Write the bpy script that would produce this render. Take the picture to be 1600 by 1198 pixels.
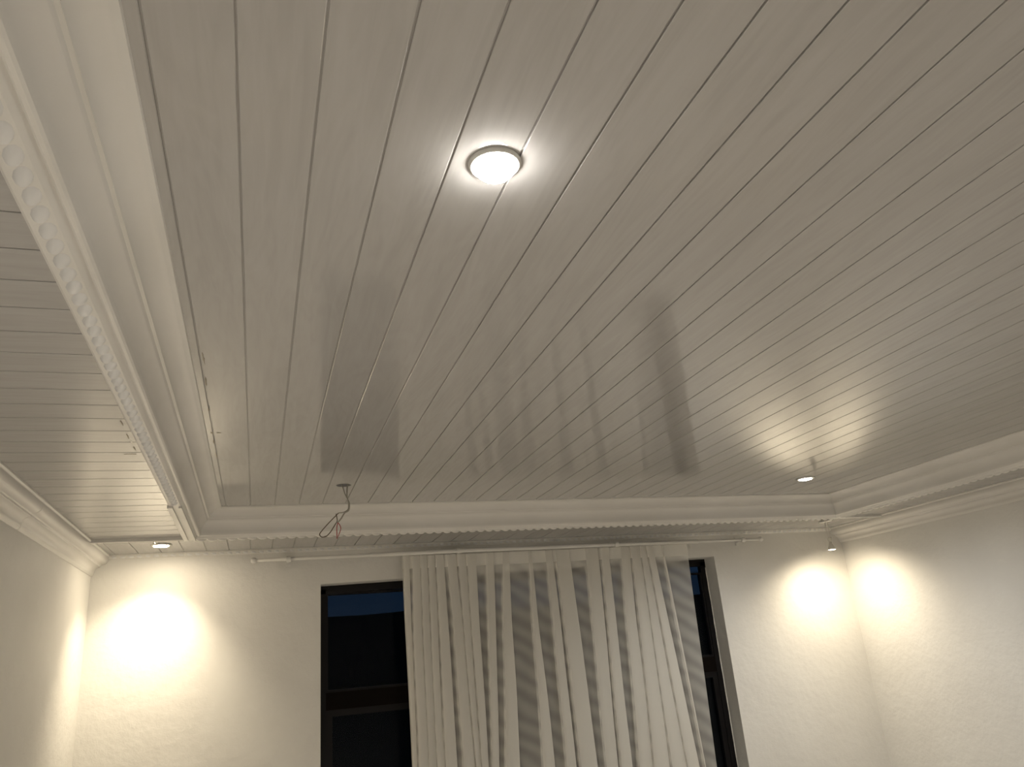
import bpy, bmesh, math, random
from mathutils import Vector, Matrix
random.seed(7)
for o in list(bpy.data.objects): bpy.data.objects.remove(o)
scn = bpy.context.scene
C = scn.collection

# ---------------------------------------------------------------- camera
cam_d = bpy.data.cameras.new('camera'); cam = bpy.data.objects.new('camera', cam_d); C.objects.link(cam)
F = Vector((0.3056884, 0.89136744, 0.33469192)); R = Vector((0.95178198, -0.29559985, -0.08204751)); U = Vector((-0.0258004, -0.34363471, 0.93874891))
m = Matrix((R, U, -F)).transposed().to_4x4(); m.translation = (0, 0, 1.75)
cam.matrix_world = m
cam_d.sensor_width = 36; cam_d.lens = 27.107; cam_d.clip_start = .02; cam_d.clip_end = 2000
scn.camera = cam
# ---------------------------------------------------------------- world (late dusk), exposure
w = bpy.data.worlds.new('dusk'); scn.world = w; w.use_nodes = True
nt = w.node_tree; bg = nt.nodes['Background']
tc = nt.nodes.new('ShaderNodeTexCoord'); sp = nt.nodes.new('ShaderNodeSeparateXYZ'); cr = nt.nodes.new('ShaderNodeValToRGB')
nt.links.new(tc.outputs['Generated'], sp.inputs[0]); nt.links.new(sp.outputs['Z'], cr.inputs[0]); nt.links.new(cr.outputs[0], bg.inputs[0])
cr.color_ramp.elements[0].position = 0; cr.color_ramp.elements[0].color = (.010, .024, .050, 1)
cr.color_ramp.elements[1].position = .5; cr.color_ramp.elements[1].color = (.004, .010, .026, 1)
bg.inputs[1].default_value = .42
scn.view_settings.view_transform = 'Standard'; scn.view_settings.look = 'None'
scn.view_settings.gamma = 1; scn.view_settings.use_curve_mapping = False
scn.view_settings.exposure = 0.5
COOL = (1.0, .955, .885); NEUTRAL = (1.0, .985, .95); WARM = (1.0, .85, .62)
P_MAIN, P_TRAY, P_LEFT, P_HANG, P_REAR = 270, 56, 52, 27, 4   # watts of the lamps

# ---------------------------------------------------------------- dimensions (metres)
ZU, ZS = 2.55, 2.434            # raised ceiling, soffit
XL, XR, YC, YF = -.180, 3.349, 3.915, -.85   # opening of the raised ceiling
CW = .167                       # width of the tray moulding
WL, WR, WB, WF = -.832, 3.916, 4.563, -1.5   # walls
CX, CZ = .082, .1065            # crown moulding
PW, X0, YS = .1127, -.0474, 1.268

# ---------------------------------------------------------------- materials
def mat(name, col, rough=.5, spec=.5, metal=0, build=None):
    M = bpy.data.materials.new(name); M.use_nodes = True
    b = M.node_tree.nodes['Principled BSDF']
    b.inputs['Base Color'].default_value = (*col, 1); b.inputs['Roughness'].default_value = rough
    b.inputs['Specular IOR Level'].default_value = spec; b.inputs['Metallic'].default_value = metal
    if build: build(M.node_tree, b)
    return M
def N(t, kind, **kw):
    n = t.nodes.new(kind)
    for k, v in kw.items():
        if k in n.inputs.keys(): n.inputs[k].default_value = v
        else: setattr(n, k, v)
    return n
def bump(t, b, src, strength, dist=.01):
    bp = N(t, 'ShaderNodeBump'); bp.inputs['Strength'].default_value = strength; bp.inputs['Distance'].default_value = dist
    t.links.new(src, bp.inputs['Height']); t.links.new(bp.outputs[0], b.inputs['Normal'])
def mapped(t, scale, loc=(0, 0, 0)):
    g = N(t, 'ShaderNodeNewGeometry'); mp = N(t, 'ShaderNodeMapping'); mp.inputs['Scale'].default_value = scale; mp.inputs['Location'].default_value = loc
    t.links.new(g.outputs['Position'], mp.inputs[0]); return mp.outputs[0]
def ramp(t, src, stops):
    r = N(t, 'ShaderNodeValToRGB'); e = r.color_ramp.elements
    while len(e) < len(stops): e.new(.5)
    for i, (p, c) in enumerate(stops): e[i].position = p; e[i].color = (*c, 1)
    t.links.new(src, r.inputs[0]); return r.outputs[0]
def wood_pvc(along):
    def f(t, b):
        # whitewashed grain: streaks stretched along the plank, broken by rings
        sc = (26, 2.2, 26) if along == 'y' else (2.2, 26, 26)
        v = mapped(t, sc)
        ns = N(t, 'ShaderNodeTexNoise', Scale=1.0, Detail=6.0, Roughness=.6, Distortion=1.6); t.links.new(v, ns.inputs['Vector'])
        v2 = mapped(t, (9, 1.3, 9) if along == 'y' else (1.3, 9, 9), (3, 1, 0))
        wv = N(t, 'ShaderNodeTexNoise', Scale=1.0, Detail=2.0, Distortion=2.5); t.links.new(v2, wv.inputs['Vector'])
        mth = N(t, 'ShaderNodeMath', operation='MULTIPLY_ADD'); t.links.new(wv.outputs['Fac'], mth.inputs[0]); mth.inputs[1].default_value = 26; t.links.new(ns.outputs['Fac'], mth.inputs[2])
        sn = N(t, 'ShaderNodeMath', operation='SINE'); t.links.new(mth.outputs[0], sn.inputs[0])
        mx = N(t, 'ShaderNodeMath', operation='MULTIPLY_ADD'); t.links.new(sn.outputs[0], mx.inputs[0]); mx.inputs[1].default_value = .07; t.links.new(ns.outputs['Fac'], mx.inputs[2])
        c = ramp(t, mx.outputs[0], [(.3, (.405, .395, .38)), (.5, (.428, .417, .403)), (.72, (.446, .437, .425))])
        t.links.new(c, b.inputs['Base Color'])
        # gentle unevenness of the hollow boards
        v3 = mapped(t, (3.2, .7, 1) if along == 'y' else (.7, 3.2, 1))
        n3 = N(t, 'ShaderNodeTexNoise', Scale=1.0, Detail=1.0); t.links.new(v3, n3.inputs['Vector'])
        bump(t, b, n3.outputs['Fac'], .02, .02)
    return f
M_up = mat('whitewashed_pvc', (.64, .6, .57), .085, .5, build=wood_pvc('y'))
M_sof = mat('whitewashed_pvc_across', (.64, .6, .57), .2, .55, build=wood_pvc('x'))
def dusty(t, b):
    n = N(t, 'ShaderNodeTexNoise', Scale=3.0, Detail=4.0); t.links.new(mapped(t, (1, 1, 1)), n.inputs['Vector'])
    t.links.new(ramp(t, n.outputs['Fac'], [(.3, (.67, .655, .62)), (.7, (.73, .715, .685))]), b.inputs['Base Color'])
M_trim = mat('painted_moulding', (.7, .68, .64), .42, .4, build=dusty)
M_bead = mat('white_bead_moulding', (.74, .74, .74), .5, .3)
def plaster(t, b):
    v = mapped(t, (1, 1, 1))
    n = N(t, 'ShaderNodeTexNoise', Scale=2.2, Detail=8.0, Roughness=.6); t.links.new(v, n.inputs['Vector'])
    t.links.new(ramp(t, n.outputs['Fac'], [(.3, (.70, .685, .65)), (.7, (.76, .75, .715))]), b.inputs['Base Color'])
    n2 = N(t, 'ShaderNodeTexNoise', Scale=14.0, Detail=8.0, Roughness=.62); t.links.new(v, n2.inputs['Vector'])
    bump(t, b, n2.outputs['Fac'], .22, .02)
M_wall = mat('plastered_wall', (.74, .73, .7), .55, .3, build=plaster)
def tiles(t, b):
    br = N(t, 'ShaderNodeTexBrick', offset=0.0, squash=1.0); br.inputs['Scale'].default_value = 2.0
    br.inputs['Color1'].default_value = (.62, .57, .50, 1); br.inputs['Color2'].default_value = (.58, .53, .465, 1); br.inputs['Mortar'].default_value = (.2, .18, .16, 1)
    br.inputs['Mortar Size'].default_value = .006; br.inputs['Brick Width'].default_value = 1; br.inputs['Row Height'].default_value = 1
    t.links.new(mapped(t, (1, 1, 1)), br.inputs['Vector']); t.links.new(br.outputs['Color'], b.inputs['Base Color'])
M_floor = mat('floor_tiles', (.4, .36, .3), .35, .4, build=tiles)
M_black = mat('black_aluminium', (.008, .007, .007), .45, .2)
M_rod = mat('white_enamel', (.72, .71, .68), .3, .5)
M_chrome = mat('brushed_chrome', (.55, .54, .52), .25, .5, 1)
M_grey = mat('grey_cable_sheath', (.36, .34, .29), .5)
M_brown = mat('brown_wire', (.09, .06, .03), .5)
M_red = mat('red_wire', (.35, .02, .02), .45)
M_soc = mat('white_ceramic', (.62, .6, .54), .4)
M_mud = mat('dried_glue', (.22, .18, .13), .8)
M_glue = mat('white_silicone', (.85, .82, .75), .35)
M_hill = mat('dark_hillside', (.03, .035, .03), 1, 0)
M_ext = mat('rough_brick_boundary', (.10, .06, .05), 1, 0)
def emis(name, col, s):
    M = bpy.data.materials.new(name); M.use_nodes = True; t = M.node_tree
    b = t.nodes['Principled BSDF']; b.inputs['Base Color'].default_value = (.9, .9, .9, 1)
    b.inputs['Emission Color'].default_value = (*col, 1); b.inputs['Emission Strength'].default_value = s
    return M
def glass_mat():
    M = bpy.data.materials.new('window_glass'); M.use_nodes = True; t = M.node_tree; t.nodes.remove(t.nodes['Principled BSDF'])
    out = t.nodes['Material Output']; tr = N(t, 'ShaderNodeBsdfTransparent'); tr.inputs[0].default_value = (.8, .83, .84, 1)
    gl = N(t, 'ShaderNodeBsdfGlossy'); gl.inputs['Roughness'].default_value = .02
    fr = N(t, 'ShaderNodeFresnel'); fr.inputs['IOR'].default_value = 1.2
    mx = N(t, 'ShaderNodeMixShader'); t.links.new(fr.outputs[0], mx.inputs[0]); t.links.new(tr.outputs[0], mx.inputs[1]); t.links.new(gl.outputs[0], mx.inputs[2])
    t.links.new(mx.outputs[0], out.inputs['Surface']); return M
M_glass = glass_mat()
def voile(name, alpha, pattern):
    M = bpy.data.materials.new(name); M.use_nodes = True; t = M.node_tree; t.nodes.remove(t.nodes['Principled BSDF'])
    out = t.nodes['Material Output']; tr = N(t, 'ShaderNodeBsdfTransparent')
    df = N(t, 'ShaderNodeBsdfDiffuse'); df.inputs[0].default_value = (.95, .93, .87, 1)
    tl = N(t, 'ShaderNodeBsdfTranslucent'); tl.inputs[0].default_value = (.85, .83, .77, 1)
    m1 = N(t, 'ShaderNodeMixShader'); m1.inputs[0].default_value = .15; t.links.new(df.outputs[0], m1.inputs[1]); t.links.new(tl.outputs[0], m1.inputs[2])
    m2 = N(t, 'ShaderNodeMixShader'); m2.inputs[0].default_value = alpha; t.links.new(tr.outputs[0], m2.inputs[1]); t.links.new(m1.outputs[0], m2.inputs[2])
    t.links.new(m2.outputs[0], out.inputs['Surface'])
    if pattern:
        # slanting bands put into the opacity, imitating moire and shadow between cloth layers
        wv = N(t, 'ShaderNodeTexWave', wave_type='BANDS', bands_direction='DIAGONAL'); wv.inputs['Scale'].default_value = 1.0
        wv.inputs['Distortion'].default_value = 2.4; wv.inputs['Detail'].default_value = 1.0; wv.inputs['Detail Scale'].default_value = 1.0
        t.links.new(mapped(t, (4.0, 0, 6.0)), wv.inputs['Vector'])
        mr = N(t, 'ShaderNodeMapRange'); mr.inputs['To Min'].default_value = alpha - .06; mr.inputs['To Max'].default_value = alpha + .06
        t.links.new(wv.outputs['Fac'], mr.inputs['Value']); t.links.new(mr.outputs[0], m2.inputs[0])
    return M
M_voile = voile('sheer_voile', .40, True); M_gath = voile('gathered_voile', .60, False); M_tape = voile('voile_heading', .78, False)

# ---------------------------------------------------------------- mesh helpers
def obj(name, bm, material, parent=None, smooth=False):
    bmesh.ops.recalc_face_normals(bm, faces=bm.faces)
    me = bpy.data.meshes.new(name); bm.to_mesh(me); bm.free()
    for mm in (material if isinstance(material, list) else [material]): me.materials.append(mm)
    if smooth or material is M_trim:
        for p in me.polygons: p.use_smooth = True
        if not smooth: me.set_sharp_from_angle(angle=math.radians(24))
    o = bpy.data.objects.new(name, me); C.objects.link(o)
    if parent is not None: o.parent = parent
    return o
def struct(name, bm, m, parent=None, smooth=False):
    o = obj(name, bm, m, parent, smooth)
    if parent is None: o['kind'] = 'structure'
    return o
def tag(o, label, cat, group=None):
    o['label'] = label; o['category'] = cat
    if group: o['group'] = group
    return o
def empty(name, loc, label, cat, group=None):
    o = bpy.data.objects.new(name, None); o.empty_display_size = .05; C.objects.link(o); o.location = loc
    return tag(o, label, cat, group)
def box(bm, a, b):
    r = bmesh.ops.create_cube(bm, size=1)
    for v in r['verts']: v.co = Vector([(a[i] + b[i]) / 2 + v.co[i] * (b[i] - a[i]) for i in range(3)])
    return r['verts']
def sweep(bm, rings, closed=True, caps=True):
    """rings: list of equal-length point lists, joined into a skin"""
    vs = [[bm.verts.new(p) for p in r] for r in rings]; n = len(vs[0])
    for a, b in zip(vs, vs[1:]):
        for i in range(n if closed else n - 1):
            bm.faces.new((a[i], a[(i + 1) % n], b[(i + 1) % n], b[i]))
    if caps and closed: bm.faces.new(vs[0]); bm.faces.new(list(reversed(vs[-1])))
    return vs
def tube(bm, pts, r, seg=10):
    pts = [Vector(p) for p in pts]; rings = []
    up = Vector((0.13, .2, 1)).normalized()
    for i, p in enumerate(pts):
        d = (pts[min(i + 1, len(pts) - 1)] - pts[max(i - 1, 0)]).normalized()
        s = d.cross(up)
        if s.length < .05: s = d.cross(Vector((1, .3, 0)))
        s.normalize(); t = s.cross(d).normalized()
        rr = r[i] if isinstance(r, (list, tuple)) else r
        rings.append([p + (s * math.cos(a) + t * math.sin(a)) * rr for a in [2 * math.pi * k / seg for k in range(seg)]])
    sweep(bm, rings)
def lathe(bm, prof, c=(0, 0, 0), seg=48, close=False):
    """prof: list of (r, z) turned about the vertical through c"""
    rings = [[Vector((c[0] + r * math.cos(2 * math.pi * k / seg), c[1] + r * math.sin(2 * math.pi * k / seg), c[2] + z)) for k in range(seg)] for r, z in prof]
    if close: rings.append(rings[0])
    vs = [[bm.verts.new(p) for p in r] for r in rings]
    for a, b in zip(vs, vs[1:]):
        for i in range(seg): bm.faces.new((a[i], a[(i + 1) % seg], b[(i + 1) % seg], b[i]))
    if close: bmesh.ops.remove_doubles(bm, verts=bm.verts, dist=1e-6)
    else:
        for r_ in (vs[0], vs[-1]):
            try: bm.faces.new(r_)
            except Exception: pass
def catmull(P, n=8):
    P = [Vector(p) for p in P]; Q = [P[0] * 2 - P[1]] + P + [P[-1] * 2 - P[-2]]; out = []
    for i in range(1, len(Q) - 2):
        for k in range(n):
            t = k / n; a, b, c, d = Q[i - 1], Q[i], Q[i + 1], Q[i + 2]
            out.append(.5 * ((2 * b) + (c - a) * t + (2 * a - 5 * b + 4 * c - d) * t * t + (3 * b - a - 3 * c + d) * t ** 3))
    return out + [P[-1]]
def bead(bm, c, ax, r, drop, skew=.35, seg=10):
    """one half bead of a rope moulding, bulging along -drop; ax = long direction of the moulding"""
    ax = Vector(ax); dn = Vector(drop[0]); ac = ax.cross(dn)
    rings = []
    for q, h in ((1.06, -.15), (.99, .04), (.9, .22), (.72, .58), (.48, .86), (.22, .98)):
        ring = []
        for k in range(seg):
            a = 2 * math.pi * k / seg
            u = math.cos(a) * q * r[0]; v = math.sin(a) * q * r[1]
            ring.append(Vector(c) + ax * (u + v * skew) + ac * v + dn * (h * r[2]))
        rings.append(ring)
    vs = [[bm.verts.new(p) for p in q] for q in rings]
    for a, b in zip(vs, vs[1:]):
        for i in range(seg): bm.faces.new((a[i], a[(i + 1) % seg], b[(i + 1) % seg], b[i]))
    bm.faces.new(vs[-1])

# ---------------------------------------------------------------- planked ceilings
def planks(lo, hi, g0, z, a0, a1, along, top=.016):
    """closed slab whose underside at height z carries grooves at g0 + k*PW between lo and hi, run along 'y' or 'x' from a0 to a1"""
    hw, bv, dp = .0015, .0018, .0045
    pr = [(lo, z)]
    k = math.ceil((lo + .01 - g0) / PW)
    while g0 + k * PW < hi - .008:
        g = g0 + k * PW
        pr += [(g - hw - bv, z), (g - hw, z + bv * .8), (g - hw, z + dp), (g + hw, z + dp), (g + hw, z + bv * .5), (g + hw + bv * .6, z)]
        k += 1
    pr += [(hi, z), (hi, z + top), (lo, z + top)]
    bm = bmesh.new()
    P = (lambda q, a: (q[0], a, q[1])) if along == 'y' else (lambda q, a: (a, q[0], q[1]))
    sweep(bm, [[P(q, a0) for q in pr], [P(q, a1) for q in pr]])
    return bm
def cut_hole(o, x, y, z, r):
    bm = bmesh.new(); bmesh.ops.create_cone(bm, cap_ends=True, segments=40, radius1=r, radius2=r, depth=.1)
    for v in bm.verts: v.co += Vector((x, y, z))
    me = bpy.data.meshes.new('cutter'); bm.to_mesh(me); bm.free(); c = bpy.data.objects.new('cutter', me); C.objects.link(c)
    md = o.modifiers.new('b', 'BOOLEAN'); md.operation = 'DIFFERENCE'; md.object = c; md.solver = 'EXACT'
    bpy.context.view_layer.update()
    new = bpy.data.meshes.new_from_object(o.evaluated_get(bpy.context.evaluated_depsgraph_get()))
    o.modifiers.clear(); o.data = new; bpy.data.objects.remove(c)

up = struct('ceiling', planks(XL - .02, XR + .02, X0, ZU, YF - .02, YC + .02, 'y'), M_up)
cut_hole(up, .3544, 3.5022, ZU, .033)
YB = YC + CW
so = struct('ceiling', planks(WL, WR, X0, ZS, YB - .025, WB, 'y'), M_up)
cut_hole(so, 3.5439, 4.229, ZS, .026)
struct('ceiling', planks(YF - CW + .025, YB - .025, YS, ZS, WL, XL - CW + .025, 'x'), M_sof)
struct('ceiling', planks(YF - CW + .025, YB - .025, YS, ZS, XR + CW - .025, WR, 'x'), M_sof)
struct('ceiling', planks(WL, WR, X0, ZS, WF, YF - CW + .025, 'y'), M_up)

# ---------------------------------------------------------------- tray moulding
LIP = .016
def arc(a, b, bulge, n=16):
    (x0, z0), (x1, z1) = a, b; out = []
    dx, dz = x1 - x0, z1 - z0; L = math.hypot(dx, dz); nx, nz = -dz / L, dx / L
    for i in range(n + 1):
        t = i / n; s = 4 * t * (1 - t) * bulge; out.append((x0 + dx * t + nx * s, z0 + dz * t + nz * s))
    return out
z_ = lambda u: 1.75 + u * .8
def tray_profile():
    """(d, z): d = distance outward from the opening; runs from the ceiling joint down to the outer lip"""
    p = [(0, ZU), (.002, z_(.993)), (.012, z_(.990))]
    p += arc((.016, z_(.988)), (.056, z_(.945)), .009)
    p += [(.0575, z_(.9455)), (.0632, z_(.9440)), (.066, z_(.932))]
    p += arc((.067, z_(.930)), (.094, z_(.862)), .007)
    p += [(.096, z_(.852)), (.100, z_(.8475)), (.106, z_(.8465)), (.110, z_(.850)), (.113, z_(.846))]
    p += [(.116, ZS - LIP + .004), (.121, ZS - LIP), (.160, ZS - LIP), (.165, ZS - LIP + .003), (CW, ZS - .002), (CW, ZS + .004), (CW - .02, ZS + .03), (.10, ZU + .012), (0, ZU + .012)]
    return p
TP = tray_profile()
x0_, x1_, y0_, y1_ = XL, XR, YF, YC
def side_pt(side, d, z, end):
    xa, xb, ya, yb = x0_ - d, x1_ + d, y0_ - d, y1_ + d
    return {'left': ((xa, ya, z), (xa, yb, z)), 'right': ((xb, ya, z), (xb, yb, z)), 'back': ((xa, yb, z), (xb, yb, z)), 'front': ((xa, ya, z), (xb, ya, z))}[side][end]
BS = .047
def tray_side(side, n):
    bm = bmesh.new()
    sweep(bm, [[side_pt(side, d, z, 0) for d, z in TP], [side_pt(side, d, z, 1) for d, z in TP]])
    o = struct('trim_%d' % n, bm, M_trim)
    bb = bmesh.new(); dc = .139
    a = Vector(side_pt(side, dc, ZS - LIP, 0)); b = Vector(side_pt(side, dc, ZS - LIP, 1)); ax = (b - a).normalized(); L = (b - a).length
    k = 1
    while k * BS < L - .03:
        p = a + ax * (k * BS)
        if not (side == 'left' and p.y > 3.22): bead(bb, p, ax, (.0225, .0145, .010), ((0, 0, -1),), .75)
        k += 1
    return o, bb
for n, s in enumerate(('left', 'back', 'right', 'front'), 1):
    o, bb = tray_side(s, n)
    q = obj('rope_bead', bb, M_bead if s == 'left' else M_trim, o, True)
# square rails on the last length of the left moulding, past the visible butt joint
bm = bmesh.new()
for d0, d1, h in ((.150, CW + .003, .007), (.117, .127, .008)):
    box(bm, (XL - d1, 3.25, ZS - LIP - h), (XL - d0, YB - .035, ZS - LIP + .004))
struct('trim_5', bm, M_trim)
# cover strips that carry the edge of the back soffit across to both side walls
bm = bmesh.new()
for a, b in ((WL + .02, XL - CW + .004), (XR + CW - .004, WR - .02)):
    pr = [(YB - .032, ZS + .002), (YB - .030, ZS - .015), (YB - .022, ZS - .018), (YB - .004, ZS - .012), (YB, ZS + .002)]
    sweep(bm, [[(a, y, z) for y, z in pr], [(b, y, z) for y, z in pr]])
struct('trim_6', bm, M_trim)

# ---------------------------------------------------------------- crown moulding on the side walls
def crown(xw, sgn, y0, y1, n):
    """xw wall face, sgn = direction into the room"""
    p = [(0, ZS), (CX, ZS), (CX, ZS - .006), (CX - .005, ZS - .010)]
    p += arc((CX - .006, ZS - .012), (CX - .036, ZS - .050), .012)
    p += [(CX - .040, ZS - .053), (CX - .041, ZS - .059)]
    p += arc((CX - .042, ZS - .060), (.014, ZS - .092), -.009)
    p += [(.013, ZS - .096), (.009, ZS - .102), (.003, ZS - CZ), (0, ZS - CZ)]
    bm = bmesh.new()
    sweep(bm, [[(xw + sgn * d, y0, z) for d, z in p], [(xw + sgn * d, y1, z) for d, z in p]])
    return struct('trim_%d' % n, bm, M_trim)
crown(WL, 1, WF, 3.16, 7); crown(WL, 1, 3.163, WB, 8)
crown(WR, -1, WF, WB, 9)
# rope strip in the joint of back wall and soffit
bm = bmesh.new(); pr = [(WB, ZS), (WB - .024, ZS), (WB - .023, ZS - .007), (WB - .010, ZS - .020), (WB, ZS - .022)]
sweep(bm, [[(WL + CX - .01, y, z) for y, z in pr], [(WR - CX + .01, y, z) for y, z in pr]])
st = struct('trim_10', bm, M_trim)
bb = bmesh.new(); x = WL + CX + .02; dn = Vector((0, -.7, -.714)).normalized()
while x < WR - CX - .02:
    bead(bb, Vector((x, WB - .0165, ZS - .0135)), (1, 0, 0), (.014, .008, .006), (dn,), .3); x += .041
obj('rope_bead', bb, M_bead, st, True)

# ---------------------------------------------------------------- walls and floor
TH = .2; WX0, WX1, WZ0 = .330, 2.872, .85
ZTL, ZTR = 2.2296, 2.2763           # the head of the opening is a little out of level
bm = bmesh.new()
box(bm, (WL - TH, WB, 0), (WX0, WB + TH, 2.75)); box(bm, (WX1, WB, 0), (WR + TH, WB + TH, 2.75)); box(bm, (WX0, WB, 0), (WX1, WB + TH, WZ0))
vs = box(bm, (WX0, WB, 2.25), (WX1, WB + TH, 2.75))
for v in vs:
    if v.co.z < 2.5: v.co.z = ZTL if v.co.x < 1 else ZTR
struct('wall_back', bm, M_wall)
for nm, a, b in (('wall_left', (WL - TH, WF, 0), (WL, WB, 2.75)), ('wall_right', (WR, WF, 0), (WR + TH, WB, 2.75)), ('wall_front', (WL - TH, WF - TH, 0), (WR + TH, WF, 2.75)),
                 ('floor', (WL - TH, WF - TH, -.1), (WR + TH, WB + TH, 0))):
    bm = bmesh.new(); box(bm, a, b); struct(nm, bm, M_floor if nm == 'floor' else M_wall)

# ---------------------------------------------------------------- window
FY0, FY1 = WB + .125, WB + .165
bm = bmesh.new(); fw = .038
def ztop(x): return ZTL + (ZTR - ZTL) * (x - WX0) / (WX1 - WX0)
def bar(bm, xa, xb, za, zb, slope=False, y0=FY0, y1=FY1):
    vs = box(bm, (xa, y0, za), (xb, y1, zb))
    if slope:
        for v in vs: v.co.z += ztop(v.co.x) - ztop(WX0)
bar(bm, WX0, WX1, ZTL - fw - .006, ZTL + .0, True)
bar(bm, WX0, WX0 + fw, WZ0, ZTL - .02); bar(bm, WX1 - fw, WX1, WZ0, ZTR - .02); bar(bm, WX0, WX1, WZ0, WZ0 + fw)
wn = struct('window_1', bm, M_black)
# mullions, transom and the sashes of the side lights
XM = (WX0 + .74, WX1 - .62)
for x in XM:
    bm = bmesh.new(); bar(bm, x - .025, x + .025, WZ0 + fw, 2.19); obj('mullion', bm, M_black, wn)
for xa, xb in ((WX0 + fw, XM[0] - .025), (XM[1] + .025, WX1 - fw)):
    bm = bmesh.new(); bar(bm, xa, xb, 1.565, 1.655); obj('transom', bm, mat('dark_bronze_transom', (.007, .005, .004), .6, .05), wn)
    for za, zb, s in ((WZ0 + fw, 1.565, .035), (1.655, 2.19, .012)):
        bm = bmesh.new()
        bar(bm, xa, xa + s, za, zb, y0=FY0 + .006); bar(bm, xb - s, xb, za, zb, y0=FY0 + .006); bar(bm, xa + s, xb - s, za, za + s, y0=FY0 + .006); bar(bm, xa + s, xb - s, zb - s, zb, y0=FY0 + .006)
        obj('sash', bm, M_black, wn)
bm = bmesh.new(); bar(bm, WX0 + .01, WX1 - .01, WZ0 + .01, 2.20, y0=FY0 + .022, y1=FY0 + .028); obj('window_pane', bm, M_glass, wn)
# thin bright bead of sealant down the right jamb
bm = bmesh.new(); pts = [(WX1 - .0015 - random.random() * .002, FY0 - .001, z_i) for z_i in [WZ0 + .02 + i * .045 for i in range(31)]]
tube(bm, pts, [.0012 + random.random() * .0022 for _ in pts], 6); obj('sealant', bm, M_glue, wn)

# ---------------------------------------------------------------- outside, at dusk
bm = bmesh.new(); a = []; b = []
n = 60
for i in range(n + 1):
    x = -120 + 320 * i / n; h = 1.75 + 8.6 + 1.1 * math.sin(x * .021 + .5) + .6 * math.sin(x * .07) + .25 * math.sin(x * .23)
    a.append((x, 150, h)); b.append((x, 175, h * .6))
top = [bm.verts.new(p) for p in a]; fo = [bm.verts.new((p[0], 118 + 8 * math.sin(p[0] * .05), 0)) for p in a]; bk = [bm.verts.new((p[0], 200, 0)) for p in a]
for i in range(n):
    bm.faces.new((fo[i], fo[i + 1], top[i + 1], top[i])); bm.faces.new((top[i], top[i + 1], bk[i + 1], bk[i]))
tag(obj('hill', bm, M_hill), 'dark hillside silhouette beyond the window under the dusk sky', 'hill')
bm = bmesh.new(); box(bm, (-130, WB + TH, -.6), (210, 210, -.12)); struct('ground', bm, M_hill)

# ---------------------------------------------------------------- recessed downlights
def beam(parent, z, col, power, angle, blend, tilt=(0, 0), r=.03):
    L = bpy.data.lights.new('lamp_light', 'SPOT'); L.color = col; L.energy = power; L.spot_size = math.radians(angle); L.spot_blend = blend; L.shadow_soft_size = r
    o = bpy.data.objects.new('lamp_light', L); C.objects.link(o); o.parent = parent; o.location = (0, 0, z)
    o.rotation_euler = (math.radians(tilt[1]), math.radians(-tilt[0]), 0)      # tilt (towards +x, towards +y)
def downlight(loc, label, col, s, lens=.036, ring=.051, rm=M_chrome, angle=160, blend=1, tilt=(0, 0), glow=14, dome=.005):
    t = empty('downlight', loc, label, 'light')
    bm = bmesh.new()
    lathe(bm, [(lens + .0005, -.0005), (lens + .002, -.006), (lens + .006, -.0075), (ring - .003, -.0055), (ring, -.0015), (ring, 0), (lens + .0005, 0)], close=True)
    obj('ring', bm, rm, t, True)
    bm = bmesh.new(); lathe(bm, [(lens, -.0012), (lens, -.006)] + [(lens * math.cos(a), -.006 - dome * math.sin(a)) for a in (.25, .5, .75, 1.0, 1.25, 1.45)] + [(.0005, -.006 - dome)])
    obj('lens', bm, emis('lit_lens', col, glow), t, True)
    beam(t, -.010 - dome, col, s, angle, blend, tilt)
    return t
downlight((.3665, 1.0584, ZU), 'brilliant round downlight in the raised ceiling, nearest the camera', COOL, P_MAIN, lens=.036, ring=.046, rm=M_rod, angle=145, glow=60, dome=.026)
downlight((2.8512, 3.4911, ZU), 'chrome ringed downlight in the raised ceiling near its right back corner', NEUTRAL, P_TRAY)
downlight((-.4744, 4.2737, ZS), 'lit downlight in the narrow soffit above the left end of the back wall', WARM, P_LEFT, angle=100, blend=1, tilt=(-6, 12), glow=170)
downlight((2.8512, .55, ZU), 'round downlight in the raised ceiling behind the right edge of the view', COOL, P_REAR, angle=165)

# ---------------------------------------------------------------- lamp hanging out of its hole by its wires
hx, hy = 3.5439, 4.229
t = empty('hanging_lamp', (hx, hy, ZS), 'small spot bulb dangling on thin wires from the soffit in the right back corner', 'light')
bm = bmesh.new(); lathe(bm, [(.024, 0), (.026, -.006), (.036, -.008), (.044, -.006), (.047, -.001), (.047, 0)], close=True)
for v in bm.verts: v.co.z += v.co.x * .10 - .004
obj('ring', bm, M_chrome, t, True)
for sx in (-1, 1):
    bm = bmesh.new(); tube(bm, catmull([(sx * .004, 0, .03), (sx * .009, .002, -.03), (sx * .011, 0, -.075), (sx * .005, 0, -.118)], 6), .0016, 6); obj('wire', bm, M_soc, t, True)
bm = bmesh.new(); lathe(bm, [(.004, -.108), (.013, -.110), (.014, -.126), (.010, -.136), (.0085, -.139)], seg=24); obj('socket', bm, M_soc, t, True)
bm = bmesh.new(); lathe(bm, [(.008, -.138), (.009, -.150), (.014, -.160), (.0215, -.176), (.0245, -.186), (.0250, -.190), (.0225, -.190), (.0222, -.186)], seg=32); bl = obj('bulb', bm, mat('frosted_reflector', (.6, .57, .5), .3), t, True)
bm = bmesh.new(); lathe(bm, [(.0222, -.1875), (.0215, -.1905), (.012, -.1925), (.0005, -.193)], seg=32); obj('bulb_face', bm, emis('lit_bulb_face', WARM, 14), bl, True)
beam(t, -.196, WARM, P_HANG, 168, 1, (14, 12), .02)

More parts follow.
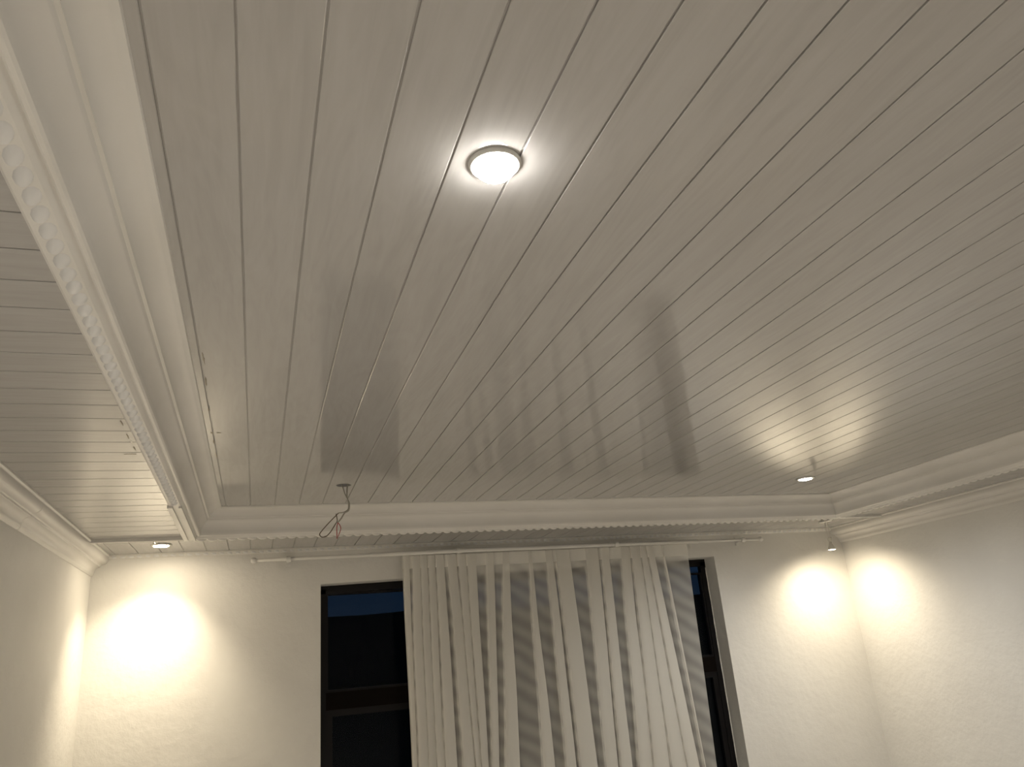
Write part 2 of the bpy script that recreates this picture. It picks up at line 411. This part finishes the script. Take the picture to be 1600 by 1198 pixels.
# ---------------------------------------------------------------- bare cable hanging from the empty hole
hx, hy = .3544, 3.5022
t = empty('electrical_cable', (hx, hy, ZU), 'loose grey cable with brown and red wire ends hanging from an empty ceiling hole', 'cable')
k = .003  # metres per pixel at this distance
def C2(px, py, dy=0): return Vector(((px - 537) * k, dy, -(py - 758) * k + (px - 537) * k * .0))
def strand(nm, pts, r, mm):
    bm = bmesh.new(); tube(bm, catmull([C2(*p) for p in pts], 8), r, 8); return obj(nm, bm, mm, t, True)
strand('cable_core', [(533, 752, 0), (536, 762), (539, 772), (543, 781), (544, 790, .004), (543, 795), (537, 799, -.004), (529, 800)], .0026, M_grey)
strand('cable_core', [(544, 752, .006), (542.5, 762, .006), (542, 776, .004), (545, 787, 0), (544, 796, .005), (538, 800, .006), (533, 808, .004), (528, 814)], .0034, M_grey)
strand('wire', [(529, 800, 0), (526, 803, 0), (516, 813, .004), (506, 824, .01), (502, 830, .012), (505, 834, .012), (511, 833.5, .008), (517, 828, .004), (524, 817, 0), (527, 812, 0), (526.5, 806, 0), (525.5, 801, 0)], .0021, M_brown)
strand('wire', [(528, 814, 0), (526.5, 821, 0), (526.5, 830, 0), (526.8, 838, 0)], .0019, M_red)
strand('wire', [(528, 814, 0), (531, 818, .004), (532.3, 823, .004), (530.5, 829, 0), (528, 835, 0)], .0017, M_red)

# ---------------------------------------------------------------- curtain rod
RY, RZ = WB - .08, 2.369
t = empty('curtain_rod', (1.58, RY, RZ), 'white metal curtain rod on brackets across the top of the back wall', 'curtain rod')
X_ = lambda x: x - 1.58
bm = bmesh.new(); tube(bm, [(X_(-.02), 0, -.004), (X_(1.2), 0, .003), (X_(2.1), 0, .002), (X_(3.19), 0, -.003)], .0095, 16); obj('rod', bm, M_rod, t, True)
bm = bmesh.new(); tube(bm, [(X_(.6), 0, .0), (X_(1.2), 0, .003), (X_(2.72), 0, -.001)], .0125, 16); obj('rod_sleeve', bm, M_rod, t, True)
for x, z, s in ((-.035, -.004, -1), (3.205, -.003, 1)):
    bm = bmesh.new(); tube(bm, [(X_(x) - s * .018, 0, z), (X_(x) - s * .014, 0, z), (X_(x), 0, z), (X_(x) + s * .010, 0, z)], [.0115, .015, .016, .010], 16); obj('end_cap', bm, M_rod, t, True)
for x, z in ((.152, -.004), (1.1175, .003), (2.137, .002), (3.06, -.002)):
    bm = bmesh.new(); X = X_(x)
    box(bm, (X - .012, .066, z - .028), (X + .012, .0795, z + .026)); box(bm, (X - .006, .010, z - .012), (X + .006, .07, z + .0))
    tube(bm, [(X - .012, 0, z), (X + .012, 0, z)], .0165, 16); obj('bracket', bm, M_rod, t)

# ---------------------------------------------------------------- sheer curtain
# each row: (kind, x at the rod, x at z = 1.05); 'e' single cloth reaches here, a fold overlaps between its two edges
def xt(px): return .7792 + (px - 628) / (1072 - 628) * (2.6318 - .7792) + .0
# perspective-correct map pixel -> wall X along the rod (y about 860) and along the picture's lower edge
import math as _m
def px2x(px, py, Y):
    d = F + R * ((px - 800) / 1204.8) - U * ((py - 599) / 1204.8); return d.x * Y / d.y
CY = WB - .062
def top_x(px): return px2x(px, 867 - (px - 628) * .04, CY)
def bot_x(px): return px2x(px, 1198, CY)
# folds: (left edge, right edge) at the top, (left edge, right edge) at the bottom of the picture
folds = [((628, 639), (645, 652)), ((643, 656), (652, 669)), ((656, 667), (669, 682)), ((668, 679), (682, 695)), ((680, 693), (695, 715)),
         ((697, 712), (724, 743)), ((714, 727), (744, 752)), ((728, 743), (752, 763)), ((757, 771), (767, 779)), ((784, 795), (786, 811)), ((824, 830), (846, 867)),
         ((850, 862), (884, 901)), ((866, 889), (906, 934)), ((912, 934), (946, 966)), ((937, 950), (969, 988)), ((968, 983), (996, 1019)),
         ((984, 998), (1020, 1047)), ((999, 1008), (1048, 1072)), ((1009, 1019), (1073, 1093)), ((1031, 1035), (1100, 1103))]
zt, zb, zpic = RZ - .0135, .06, 1.09
rows = []; NR = 60
ft = [(top_x(a), top_x(b)) for (a, b), _ in folds]; fb = [(bot_x(a), bot_x(b)) for _, (a, b) in folds]
eR = (top_x(1072), bot_x(1120)); eL = (ft[0][0], fb[0][0])
ph = [random.uniform(0, 6.28) for _ in folds]; am = [random.uniform(.2, 1) for _ in folds]
flags = set()
def rowpts(z):
    u = (zt - z) / (zt - zpic); P = []
    # folds drift sideways a little unevenly on the way down
    def X(a, b, i): return a + (b - a) * (u if u < 1 else 1 + (u - 1) * .8) + .004 * am[i] * (math.sin(u * 4 + ph[i]) + .5 * math.sin(u * 9 + 2 * ph[i])) * min(1, u * 3)
    y = 0.0
    for i in range(len(folds)):
        a = X(ft[i][0], fb[i][0], i); b = X(ft[i][1], fb[i][1], i)
        dep = .007 + .010 * min(1, max(u, 0)) * am[i]
        mid = lambda t: a + (b - a) * t
        cz_ = .0045
        if i == 0: P += [(a, .006), (mid(.5), .004)]
        n0 = len(P)
        P += [(mid(.04), dep * .9 + .004), (mid(.35), dep + .004), (mid(.8), dep * .7), (mid(.98), dep * .35), (b, .001), (b - cz_, .0005), (b, 0), (b - cz_, -.0005), (b, -.001), (mid(.97), -dep * .3), (mid(.6), -dep * .75), (mid(.2), -dep * .8), (mid(.03), -dep * .5), (a, -dep * .6), (a + cz_ * .8, -dep * .65), (a, -dep * .7), (mid(.03), -dep * 1.15 ), (mid(.3), -dep * 1.5), (mid(.75), -dep * 1.45), (mid(1.0), -dep * 1.1)]
        flags.update(range(n0, len(P) - 1))
        nx = X(ft[i + 1][0], fb[i + 1][0], i + 1) if i + 1 < len(folds) else X(eR[0], eR[1], i)
        g = nx - b
        if g > .02:
            sw = .006 * math.sin(ph[i] + u * 2)
            P += [(b + g * .33, -dep * .3 + sw), (b + g * .66, dep * .2 + sw)]
        else: P += [(b + g * .3, -dep * .3), (b + g * .6, dep * .2)]
    P.append((X(eR[0], eR[1], 0), .003))
    return P
def smooth_row(P):
    Q = catmull([(x, y, 0) for x, y in P], 2); return [(q.x, q.y) for q in Q]
def cloth(z0, z1, nr):
    bm = bmesh.new(); V = []
    for j in range(nr + 1):
        z = z0 + (z1 - z0) * j / nr
        V.append([bm.verts.new((x, CY - .0 + (-y), z)) for x, y in smooth_row(rowpts(z))])
    for a, b in zip(V, V[1:]):
        for i in range(len(a) - 1): bm.faces.new((a[i], a[i + 1], b[i + 1], b[i])).material_index = 1 if (i // 2) in flags else 0
    return bm
HD = .072
cu = tag(obj('sheer_curtain', cloth(zt - HD, zb, NR), [M_voile, M_gath], None, True), 'cream sheer voile curtain in loose folds hanging over the window', 'curtain')
obj('heading_tape', cloth(zt, zt - HD, 4), [M_tape, M_gath], cu, True)

# ---------------------------------------------------------------- old glue smears left on the boards beside the mouldings
def on_plane(px, py, z):
    d = F + R * ((px - 800) / 1204.8) - U * ((py - 599) / 1204.8); t = (z - 1.75) / d.z
    return d.x * t, d.y * t
def smear(parent, px, py, z, lx, ly, mm):
    x, y = on_plane(px, py, z); bm = bmesh.new(); n = 18; top = []; bot = []
    for k in range(n):
        a = 2 * math.pi * k / n; r = random.uniform(.45, 1.1)
        top.append(bm.verts.new((x + math.cos(a) * lx * r, y + math.sin(a) * ly * r, z + .0002))); bot.append(bm.verts.new((x + math.cos(a) * lx * r * .8, y + math.sin(a) * ly * r * .8, z - .0009)))
    bm.faces.new(top); bm.faces.new(bot)
    for k in range(n): bm.faces.new((top[k], top[(k + 1) % n], bot[(k + 1) % n], bot[k]))
    obj('glue_smear', bm, mm, parent)
M_old = mat('old_glue', (.27, .24, .19), .6)
for q in ((322, 597, .003, .05), (326, 640, .004, .03), (331, 676, .007, .012), (334, 690, .004, .03), (338, 712, .003, .04), (342, 676, .010, .006), (318, 560, .003, .05)): smear(up, q[0], q[1], ZU, q[2], q[3], M_old)
left_soffit = bpy.data.objects['ceiling.002']
for q in ((205, 681, .003, .03), (211, 690, .004, .02), (216, 700, .003, .03), (209, 709, .02, .004), (196, 660, .003, .03)): smear(left_soffit, q[0] - 6, q[1], ZS, q[2], q[3], M_old if q[2] != .004 else M_glue)
